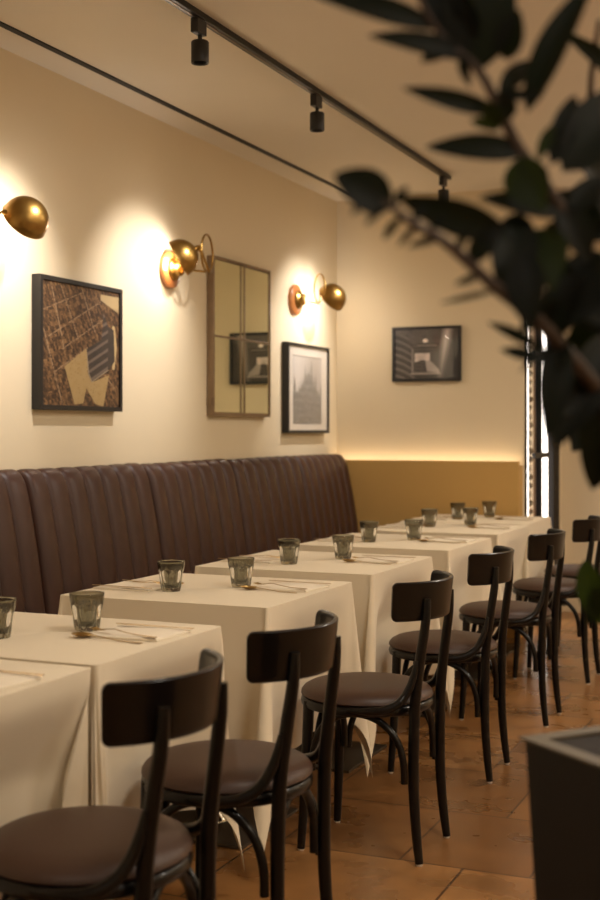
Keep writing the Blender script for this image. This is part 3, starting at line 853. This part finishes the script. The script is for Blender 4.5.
STEMS = [[(2.749, 1.874, 1.151), (2.76, 1.676, 1.292), (2.77, 1.395, 1.373), (2.754, 1.323, 1.436), (2.732, 1.279, 1.488), (2.703, 1.249, 1.535), (2.686, 1.224, 1.576), (2.672, 1.209, 1.607), (2.643, 1.188, 1.636), (2.627, 1.172, 1.663), (2.612, 1.157, 1.704)], [(2.754, 1.898, 1.12), (2.76, 1.676, 1.213), (2.763, 1.392, 1.285), (2.734, 1.297, 1.34), (2.712, 1.253, 1.37), (2.689, 1.216, 1.391), (2.666, 1.189, 1.416), (2.645, 1.163, 1.437), (2.621, 1.143, 1.452), (2.606, 1.128, 1.466), (2.587, 1.111, 1.477)], [(2.755, 1.855, 1.109), (2.762, 1.913, 1.268), (2.736, 1.847, 1.44), (2.712, 1.655, 1.553), (2.721, 1.535, 1.654), (2.745, 1.464, 1.726)]]
LEAVES = [((2.638, 1.186, 1.648), (2.53, 1.116, 1.674), 0.026), ((2.665, 1.206, 1.621), (2.581, 1.135, 1.633), 0.024), ((2.676, 1.211, 1.611), (2.669, 1.199, 1.735), 0.073), ((2.713, 1.236, 1.569), (2.78, 1.234, 1.693), 0.038), ((2.688, 1.225, 1.569), (2.61, 1.153, 1.584), 0.02), ((2.712, 1.253, 1.533), (2.617, 1.203, 1.536), 0.028), ((2.739, 1.281, 1.516), (2.797, 1.343, 1.611), 0.061), ((2.729, 1.277, 1.523), (2.746, 1.311, 1.602), 0.027), ((2.72, 1.256, 1.525), (2.73, 1.283, 1.567), 0.014), ((2.698, 1.229, 1.562), (2.692, 1.202, 1.583), 0.022), ((2.703, 1.249, 1.525), (2.726, 1.262, 1.485), 0.034), ((2.608, 1.129, 1.465), (2.563, 1.09, 1.492), 0.042), ((2.699, 1.203, 1.446), (2.611, 1.137, 1.475), 0.035), ((2.699, 1.264, 1.475), (2.691, 1.227, 1.38), 0.047), ((2.739, 1.281, 1.472), (2.666, 1.225, 1.485), 0.027), ((2.726, 1.311, 1.436), (2.653, 1.355, 1.457), 0.025), ((2.719, 1.29, 1.335), (2.658, 1.293, 1.366), 0.013), ((2.722, 1.292, 1.323), (2.67, 1.296, 1.337), 0.015), ((2.74, 1.265, 1.383), (2.697, 1.272, 1.355), 0.022), ((2.769, 1.329, 1.441), (2.724, 1.283, 1.34), 0.055), ((2.77, 1.395, 1.362), (2.719, 1.326, 1.231), 0.048), ((2.78, 1.4, 1.329), (2.742, 1.433, 1.184), 0.061), ((2.707, 1.834, 1.066), (2.66, 1.839, 0.968), 0.037), ((2.746, 1.285, 1.472), (2.779, 1.33, 1.519), 0.031), ((2.745, 1.319, 1.452), (2.8, 1.4, 1.487), 0.052), ((2.754, 1.323, 1.41), (2.812, 1.312, 1.354), 0.073), ((2.737, 1.281, 1.482), (2.763, 1.301, 1.425), 0.035), ((2.758, 1.39, 1.395), (2.721, 1.442, 1.31), 0.044), ((2.707, 1.268, 1.452), (2.737, 1.281, 1.418), 0.031), ((2.724, 1.66, 1.553), (2.7, 1.517, 1.591), 0.044), ((2.591, 1.113, 1.476), (2.576, 1.104, 1.455), 0.008), ((2.603, 1.127, 1.468), (2.596, 1.088, 1.441), 0.009), ((2.614, 1.14, 1.457), (2.586, 1.166, 1.44), 0.009), ((2.63, 1.147, 1.447), (2.601, 1.167, 1.432), 0.009), ((2.645, 1.163, 1.436), (2.615, 1.154, 1.429), 0.009), ((2.654, 1.184, 1.426), (2.672, 1.174, 1.447), 0.009), ((2.667, 1.19, 1.415), (2.67, 1.226, 1.443), 0.009), ((2.676, 1.194, 1.404), (2.652, 1.189, 1.395), 0.008), ((2.689, 1.216, 1.391), (2.627, 1.223, 1.381), 0.006), ((2.695, 1.219, 1.385), (2.702, 1.252, 1.414), 0.01), ((2.623, 1.144, 1.452), (2.637, 1.151, 1.468), 0.01), ((2.636, 1.159, 1.442), (2.652, 1.158, 1.46), 0.009), ((2.61, 1.13, 1.466), (2.619, 1.143, 1.486), 0.01), ((2.649, 1.19, 1.631), (2.622, 1.173, 1.613), 0.016), ((2.658, 1.194, 1.622), (2.673, 1.171, 1.582), 0.012), ((2.681, 1.222, 1.586), (2.733, 1.227, 1.582), 0.012), ((2.745, 1.319, 1.452), (2.71, 1.335, 1.472), 0.023), ((2.734, 1.297, 1.34), (2.704, 1.244, 1.31), 0.012), ((2.748, 1.386, 1.296), (2.723, 1.305, 1.263), 0.015), ((2.736, 1.847, 1.44), (2.622, 1.811, 1.337), 0.066), ((2.749, 1.852, 1.382), (2.657, 1.75, 1.222), 0.109), ((2.715, 1.656, 1.579), (2.657, 1.645, 1.49), 0.057), ((2.745, 1.319, 1.428), (2.771, 1.328, 1.352), 0.063), ((2.71, 1.226, 1.431), (2.722, 1.217, 1.35), 0.04), ((2.726, 1.259, 1.399), (2.674, 1.28, 1.427), 0.02), ((2.76, 1.676, 1.318), (2.721, 1.533, 1.41), 0.091), ((2.663, 1.205, 1.629), (2.638, 1.187, 1.671), 0.04), ((2.695, 1.219, 1.619), (2.714, 1.201, 1.661), 0.03), ((2.652, 1.192, 1.646), (2.621, 1.19, 1.704), 0.034), ((2.777, 1.559, 1.666), (2.705, 1.437, 1.712), 0.024), ((2.734, 1.297, 1.356), (2.725, 1.28, 1.242), 0.035), ((2.769, 1.329, 1.452), (2.726, 1.332, 1.508), 0.038), ((2.667, 1.19, 1.416), (2.698, 1.187, 1.45), 0.024), ((2.67, 1.208, 1.639), (2.625, 1.194, 1.7), 0.044), ((2.688, 1.225, 1.586), (2.713, 1.271, 1.631), 0.024), ((2.698, 1.247, 1.525), (2.733, 1.227, 1.467), 0.044), ((2.718, 1.273, 1.459), (2.737, 1.242, 1.391), 0.047), ((2.688, 1.225, 1.554), (2.679, 1.197, 1.576), 0.02), ((2.661, 1.213, 1.56), (2.683, 1.246, 1.557), 0.014), ((2.663, 1.815, 1.066), (2.681, 1.835, 0.97), 0.04)]
roots = [(2.80, 1.92, 0.782), (2.84, 1.95, 0.782), (2.82, 1.88, 0.782)]
for S_, r0 in zip(STEMS, roots):
    b = new(); pts = [Vector(r0)+OFF]+[Vector(p)+OFF for p in S_]; tube(b, pts, [0.012, 0.009, 0.007, 0.0045, 0.0025], 8, 4); obj('stem', b, 'stem', pl, 60)
rl = random.Random(3)
for i, (a_, c_, w_) in enumerate(LEAVES):
    A_ = Vector(a_)+OFF; B_ = Vector(c_)+OFF; d = B_-A_; ln = d.length; d.normalize()
    view = Vector((0.15, -1, 0.1))
    view = (view+Vector((rl.uniform(-.35, .35), 0, rl.uniform(-.3, .3)))).normalized()
    side = d.cross(view).normalized(); up = side.cross(d).normalized()
    b = new(); n_ = 12; rows = []
    for k in range(n_+1):
        f = k/n_; hw = w_/2*(math.sin(PI*f**0.85)**0.75) if 0 < f < 1 else 0.0004
        ce = A_+d*ln*f+up*0.10*ln*math.sin(PI*f)*0.6
        rows.append([b.verts.new(ce+side*hw*q+up*abs(q)*hw*0.28) for q in (-1, -0.5, 0, 0.5, 1)])
    for k in range(n_):
        for q in range(4): b.faces.new((rows[k][q], rows[k][q+1], rows[k+1][q+1], rows[k+1][q]))
    o = obj('leaf', b, 'leaf2' if i in (8,) or i >= len(LEAVES)-5 else 'leaf', pl, 60)
tag(pl, 'blurred leafy dark green plant in a tall dark square planter at the right edge', 'potted plant')

# ------------------------------------------------------------ lights
def area(name, loc, size, power, col, rot=(0, 0, 0)):
    ld = bpy.data.lights.new(name, 'AREA'); ld.shape = 'DISK'; ld.size = size; ld.energy = power; ld.color = col
    o = bpy.data.objects.new(name, ld); COL.objects.link(o); o.location = loc; o.rotation_euler = rot
    return o
WC = (1.0, 0.90, 0.77)
for (x, y, p) in ((2.6, 5.9, 25), (2.8, 2.6, 26), (4.6, 0.6, 26), (4.8, 4.4, 26), (4.4, 7.4, 24), (2.4, -0.9, 20)):
    area('ceiling_fill', (x, y, H-0.03), 0.5, p, WC)  # unseen fill lights under the ceiling, added for the overall brightness

for (x, y) in ((4.9, 2.2), (4.9, 6.2)):      # unseen upward fill lights, added to brighten the ceiling
    area('upward_fill', (x, y, 1.95), 0.35, 40, (1.0, 0.88, 0.72), (PI, 0, 0))

w = bpy.data.worlds.new('world'); scn.world = w; w.use_nodes = True
w.node_tree.nodes['Background'].inputs[0].default_value = (0.10, 0.075, 0.05, 1)
w.node_tree.nodes['Background'].inputs[1].default_value = 0.5

# ------------------------------------------------------------ camera
cd = bpy.data.cameras.new('camera'); cam = bpy.data.objects.new('camera', cd); COL.objects.link(cam)
cam.location = (3.0, 0.0, 1.25); cam.rotation_euler = (PI/2, 0, math.radians(23.364))
cd.sensor_fit = 'VERTICAL'; cd.sensor_height = 36; cd.lens = 50
cd.shift_y = -18/900; cd.clip_start = 0.05
cd.dof.use_dof = True; cd.dof.focus_distance = 3.9; cd.dof.aperture_fstop = 3.0
scn.camera = cam
scn.view_settings.view_transform = 'Standard'; scn.view_settings.look = 'None'
scn.view_settings.gamma = 1.0; scn.view_settings.use_curve_mapping = False
scn.view_settings.exposure = 0.0
